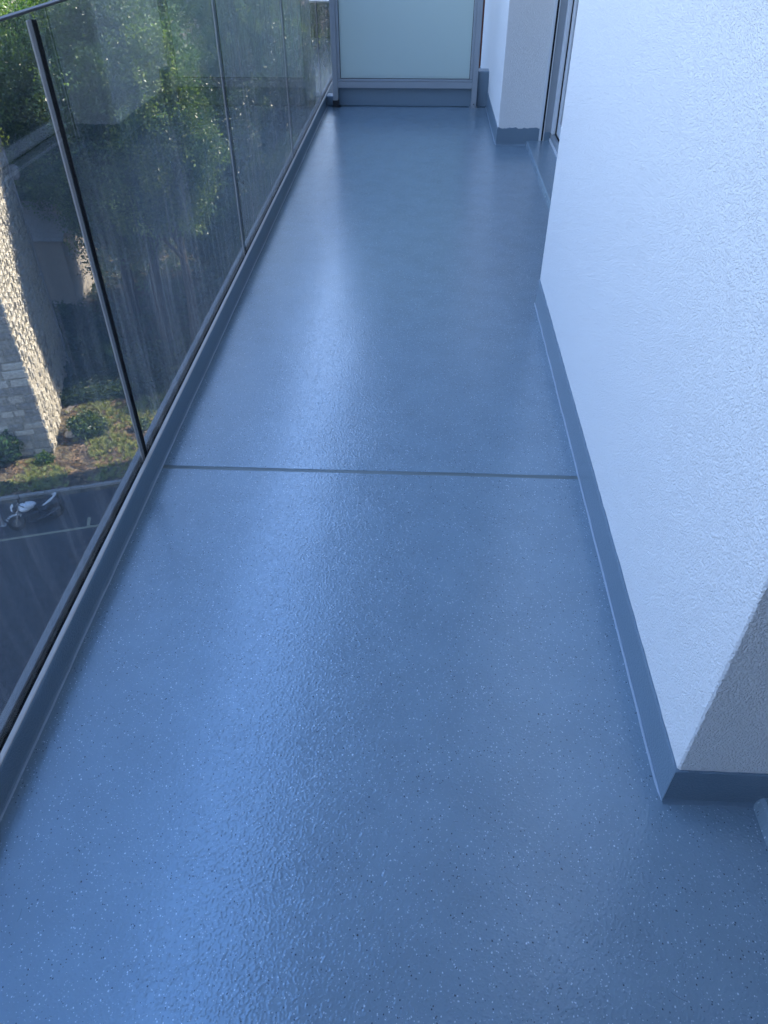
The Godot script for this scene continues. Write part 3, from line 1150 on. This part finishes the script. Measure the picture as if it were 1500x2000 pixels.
	tube(ex, [Vector3(0.28, 0.28, 0.19), Vector3(0.36, 0.30, 0.19), Vector3(0.86, 0.45, 0.21)], [0.035, 0.055, 0.05], 10)
	part.call("exhaust", ex, "dark_metal")
	for z in [-0.09, 0.09]:
		var sa := begin()
		tube(sa, [Vector3(0.15, 0.42, z), Vector3(0.70, 0.315, z)], [0.03, 0.024], 6)
		part.call("swingarm", sa, "dark_metal")
	var fr := begin()
	tube(fr, [Vector3(-0.45, 0.92, 0), Vector3(-0.1, 0.72, 0.06), Vector3(0.2, 0.70, 0.08), Vector3(0.75, 0.83, 0.07)], [0.03, 0.024, 0.02, 0.016], 7)
	tube(fr, [Vector3(-0.45, 0.92, 0), Vector3(-0.1, 0.72, -0.06), Vector3(0.2, 0.70, -0.08), Vector3(0.75, 0.83, -0.07)], [0.03, 0.024, 0.02, 0.016], 7)
	part.call("frame", fr, "dark_metal")
	var pl := begin()
	bx(pl, Vector3(0.98, 0.62, 0), Vector3(0.012, 0.15, 0.19), 0.003, Basis(Vector3.BACK, -0.35))
	tube(pl, [Vector3(0.85, 0.90, 0), Vector3(0.98, 0.62, 0)], [0.02, 0.012], 6)
	part.call("number_plate_holder", pl, "black_plastic")
	var ss := begin()
	tube(ss, [body * Vector3(0.02, 0.30, -0.12), Vector3(0.04, 0.01, -0.33)], [0.013, 0.012], 6)
	obj("side_stand", ss, M["dark_metal"], t)

func planting() -> void:
	clumps["tree"] = leaf_clump(24, 0.42, 0.13, 1)
	clumps["small"] = leaf_clump(20, 0.34, 0.11, 2)
	clumps["bush"] = leaf_clump(14, 0.20, 0.12, 3)
	clumps["glossy"] = leaf_clump(10, 0.20, 0.17, 4)
	var dd := Color(0.03, 0.055, 0.02)
	var ld := Color(0.085, 0.12, 0.055)
	var d1 := Color(0.045, 0.085, 0.03)
	var l1 := Color(0.17, 0.235, 0.095)
	var l2 := Color(0.26, 0.31, 0.10)
	tree("yellow green broadleaf tree at far left, its crown showing above the rail", site(-4.6, 8.5, 0.0), 17.8, 4.6, 9.2, 31, Color(0.07, 0.11, 0.025), Color(0.42, 0.46, 0.08), 7000)
	tree("tall green tree seen through the second glass pane", site(3.2, 12.5, 0.0), 17.0, 4.6, 2.8, 32, d1, l1, 7000)
	tree("dark green tree right of the tall one behind the third pane", site(9.0, 12.0, 0.0), 11.5, 4.4, 2.2, 33, dd, ld, 6500)
	tree("dense dark tree behind the far glass panes", site(14.5, 14.0, 0.0), 13.0, 5.0, 3.0, 34, dd, ld, 6500)
	tree("broad tree beyond the outbuilding between the two tall trees", site(-0.8, 19.0, 0.0), 15.0, 4.8, 3.5, 35, d1, l1, 6500)
	tree("rounded tree beyond the outbuilding at far left", site(-8.5, 20.0, 0.0), 16.5, 5.0, 4.0, 36, d1, l2, 6500)
	tree("slender light green tree standing right of the sunlit stone wall", site(6.4, 6.5, 0.0), 14.3, 2.7, 6.8, 37, d1, l2, 5200, "", "small")
	tree("broad low tree filling the view behind the far glass panes", site(12.5, 7.5, 0.0), 9.5, 3.6, 1.5, 38, dd, ld, 6500)
	tree("short dark tree crowding the foot of the slender tree", site(12.5, 5.0, 0.0), 8.5, 2.8, 1.5, 40, dd, ld, 4200)
	tree("mid green tree between the slender tree and the outbuilding", site(5.0, 9.0, 0.0), 16.0, 3.4, 5.5, 41, d1, l1, 5200)
	tree("dark spreading tree rising over the kerb at right", site(18.5, 6.0, 0.0), 11.0, 4.0, 2.0, 39, dd, ld, 6000)
	var q := RandomNumberGenerator.new()
	q.seed = 9
	var places := [[-16, 30], [-6, 33], [4, 32], [13, 30], [22, 34], [30, 26], [-26, 36], [-12, 46], [0, 48], [12, 47], [26, 50], [40, 44], [22, 18], [32, 14]]
	var where := ["at the far left of the row", "left of the slope's middle", "behind the middle of the row", "behind the tall pair of trees", "on the right of the slope", "right of the far glass panes", "at the slope's far left end", "high on the slope at left", "high on the slope at centre", "high on the slope right of centre", "high on the slope at right", "at the slope's top right", "close behind the end panes", "at the car park's far right"]
	for i in places.size():
		tree("hillside tree " + where[i], site(places[i][0], places[i][1], bank(places[i][1])), q.randf_range(13, 17), 5.2, 3.0, 50 + i, d1, l1.lerp(l2, q.randf()), 3600, "trees on the hillside")
	bush("glossy_shrub", "glossy dark green shrub at the foot of the shaded stone wall", site(-1.95, 0.75 - 0.95, 0.1), Vector3(0.8, 0.75, 0.55), 61, Color(0.012, 0.035, 0.01), Color(0.06, 0.13, 0.03), 420, "glossy")
	bush("low_bush", "sunlit leafy bush on the bank right of the stone corner", site(1.35, 1.15, 0.12), Vector3(0.85, 0.6, 0.7), 62, Color(0.03, 0.06, 0.012), Color(0.20, 0.26, 0.05), 520)
	bush("dark_bush", "wide dark bush against the outbuilding wall", site(0.5, 9.6, 0.2), Vector3(1.6, 1.4, 1.3), 63, Color(0.014, 0.04, 0.016), Color(0.05, 0.10, 0.035), 1600)
	bush("dark_bush", "dark shaded bush between the outbuilding and the sunlit stone side", site(1.7, 6.9, 0.2), Vector3(1.2, 1.0, 1.4), 64, Color(0.014, 0.04, 0.016), Color(0.05, 0.10, 0.035), 1100)
	bush("weed_plant", "small bright weed at the shaded wall's foot beside the corner", site(-0.35, -0.55, 0.1), Vector3(0.4, 0.2, 0.3), 65, Color(0.03, 0.07, 0.012), Color(0.12, 0.20, 0.04), 130)
	bush("weed_plant", "small pale weed by the kerb beside the glass base", site(3.6, 1.0, 0.1), Vector3(0.35, 0.25, 0.3), 66, Color(0.04, 0.07, 0.015), Color(0.18, 0.22, 0.05), 120)
	bush("weed_plant", "yellowish weed growing at the kerb above the motorcycle", site(-1.75, -2.2, 0.1), Vector3(0.5, 0.22, 0.28), 67, Color(0.06, 0.09, 0.02), Color(0.26, 0.28, 0.06), 160)
	# undergrowth below the trees
	var ux := []
	var uc := []
	for i in 14000:
		var u := q.randf_range(-14, 26)
		var w := 3.9 + 30.0 * pow(q.randf(), 2.2)
		ux.append(Transform3D(Basis.from_euler(Vector3(q.randf() * TAU, q.randf() * TAU, 0)).scaled(Vector3(1.8, 0.9, 1.8)), site(u, w, bank(w) + q.randf_range(0.0, 0.35))))
		uc.append(Color(0.02, 0.04, 0.018).lerp(Color(0.07, 0.11, 0.04), q.randf()))
	multi("undergrowth", clumps["bush"], M["leaf"], ux, uc)
	# ground cover
	var st := begin()
	for k in 9:
		var a := TAU * k / 9.0
		var o := Vector3(cos(a), 0, sin(a))
		var h := 0.10 + 0.09 * ((k * 37) % 10) / 10.0
		var side := o.cross(Vector3.UP) * 0.012
		var bl := [o * 0.02 - side, o * 0.02 + side, o * 0.10 + Vector3(0, h, 0)]
		for v in bl:
			st.set_normal((bl[2] - bl[0]).cross(bl[1] - bl[0]).normalized())
			st.set_uv(Vector2.ZERO)
			st.add_vertex(v)
	var tuft := st.commit()
	var f := FastNoiseLite.new()
	f.seed = 12
	f.frequency = 0.35
	var xf := []
	var cols := []
	for i in 20000:
		var u := q.randf_range(-6, 9)
		var w := q.randf_range(-2.5, 9)
		if w > -0.3 and w < 8.2 and u < 0.3:
			continue
		if f.get_noise_2d(u, w) < q.randf_range(-0.15, 0.25):
			continue
		xf.append(Transform3D(Basis(Vector3.UP, q.randf() * TAU).scaled(Vector3.ONE * q.randf_range(0.6, 1.5)), site(u, w, bank(w) - 0.01)))
		cols.append(Color(0.06, 0.10, 0.02).lerp(Color(0.32, 0.34, 0.09), q.randf()))
	multi("grass", tuft, M["blade"], xf, cols)
	var lf := leaf_clump(7, 0.12, 0.09, 8)
	xf = []
	cols = []
	for i in 7000:
		var u := q.randf_range(-6, 9)
		var w := q.randf_range(-2.55, 9)
		if w > -0.3 and w < 8.2 and u < 0.3:
			continue
		xf.append(Transform3D(Basis(Vector3.UP, q.randf() * TAU).scaled(Vector3(1.2, 0.25, 1.2)), site(u, w, bank(w) + 0.03)))
		cols.append(Color(0.06, 0.038, 0.022).lerp(Color(0.34, 0.22, 0.12), pow(q.randf(), 3.0)))
	multi("leaf_litter", lf, M["blade"], xf, cols)

func debris() -> void:
	var t := thing("fallen_beam", "long grey weathered beam lying on the bank beside the stone building", "beam", site(0.85, 4.5, 0.16), TURN + 1.15)
	var st := begin()
	bx(st, Vector3.ZERO, Vector3(2.8, 0.2, 0.26), 0.02, Basis(Vector3.BACK, 0.04))
	obj("beam", st, M["weathered_timber"], t)
	var e := begin()
	bx(e, Vector3(-1.5, 0.02, 0.05), Vector3(0.25, 0.12, 0.16), 0.03, Basis(Vector3.UP, 0.3))
	obj("split_end", e, M["weathered_timber"], t)
	var t2 := thing("fallen_beam", "shorter grey plank resting against the long beam", "plank", site(0.35, 4.1, 0.14), TURN + 0.85)
	var s2 := begin()
	bx(s2, Vector3.ZERO, Vector3(1.7, 0.09, 0.22), 0.012, Basis(Vector3.BACK, -0.03))
	obj("plank", s2, M["weathered_timber"], t2)
	var rk := begin()
	var q := RandomNumberGenerator.new()
	q.seed = 40
	ball(rk, Vector3.ZERO, Vector3(0.36, 0.2, 0.26), Basis(), 7, 4)
	var o := obj("rock", rk, M["stone2"])
	o.position = site(0.62, 1.25, 0.2)
	o.rotation.y = 0.7
	tag(o, "pale sunlit rock beside the leafy bush", "rock")
	var p := thing("metal_post", "short grey metal post standing in the car park beside the motorcycle", "post", site(-1.55, -4.22, 0.0), TURN)
	var ps := begin()
	tube(ps, [Vector3(0, 0, 0), Vector3(0, 1.3, 0)], [0.05, 0.05], 12)
	obj("shaft", ps, M["galvanised"], p)
	var pc := begin()
	ball(pc, Vector3(0, 1.3, 0), Vector3(0.055, 0.03, 0.055))
	obj("cap", pc, M["dark_metal"], p)
	var pb := begin()
	span(pb, Vector3(-0.1, 0.0, -0.1), Vector3(0.1, 0.02, 0.1), 0.005)
	obj("base_plate", pb, M["galvanised"], p)

func _ready() -> void:
	# camera
	var cam := Camera3D.new()
	cam.name = "camera"
	add_child(cam)
	cam.transform = Transform3D(Basis(Vector3(0.99892, -0.00224, -0.04639), Vector3(-0.02833, 0.76216, -0.64677).normalized() * 1.0, Vector3(0.03681, 0.64739, 0.76127)).orthonormalized(), Vector3(0, EYE, 0))
	var right := Vector3(0.99892087, -0.00224164, -0.0463905)
	var down := Vector3(0.02832608, -0.7621586, 0.64677037)
	var fwd := Vector3(-0.03680674, -0.64738648, -0.76127263)
	cam.transform = Transform3D(Basis(right, -down, -fwd).orthonormalized(), Vector3(0, EYE, 0))
	cam.fov = 69.40
	cam.near = 0.05
	cam.far = 900.0
	cam.current = true
	# sky and exposure
	var sky := ProceduralSkyMaterial.new()
	sky.sky_top_color = lin(0.12, 0.31, 0.80)
	sky.sky_horizon_color = lin(0.68, 0.84, 1.02)
	sky.sky_curve = 0.42
	sky.ground_bottom_color = lin(0.06, 0.07, 0.07)
	sky.ground_horizon_color = lin(0.12, 0.14, 0.14)
	sky.sky_energy_multiplier = 1.06
	sky.sun_angle_max = 12.0
	var env := Environment.new()
	env.background_mode = Environment.BG_SKY
	env.sky = Sky.new()
	env.sky.sky_material = sky
	env.tonemap_mode = Environment.TONE_MAPPER_LINEAR
	env.tonemap_exposure = 3.9
	env.sdfgi_enabled = true
	env.ssao_enabled = true
	env.ssil_enabled = true
	var we := WorldEnvironment.new()
	we.name = "world"
	we.environment = env
	add_child(we)
	# sun: from ahead on the right, over the end of the block, so that the balcony stays in shade
	var sun := DirectionalLight3D.new()
	sun.name = "sun"
	add_child(sun)
	var to_sun := Vector3(0.87, 0.92, -0.40).normalized()
	sun.basis = Basis.looking_at(-to_sun, Vector3.UP)
	sun.light_energy = 1.6
	sun.light_color = Color(1.0, 0.96, 0.88)
	sun.light_angular_distance = 0.5
	sun.shadow_enabled = true
	materials()
	terrain()
	own_building()
	balcony()
	neighbour()
	balustrade()
	screen()
	tower()
	outbuilding()
	motorcycle()
	planting()
	debris()
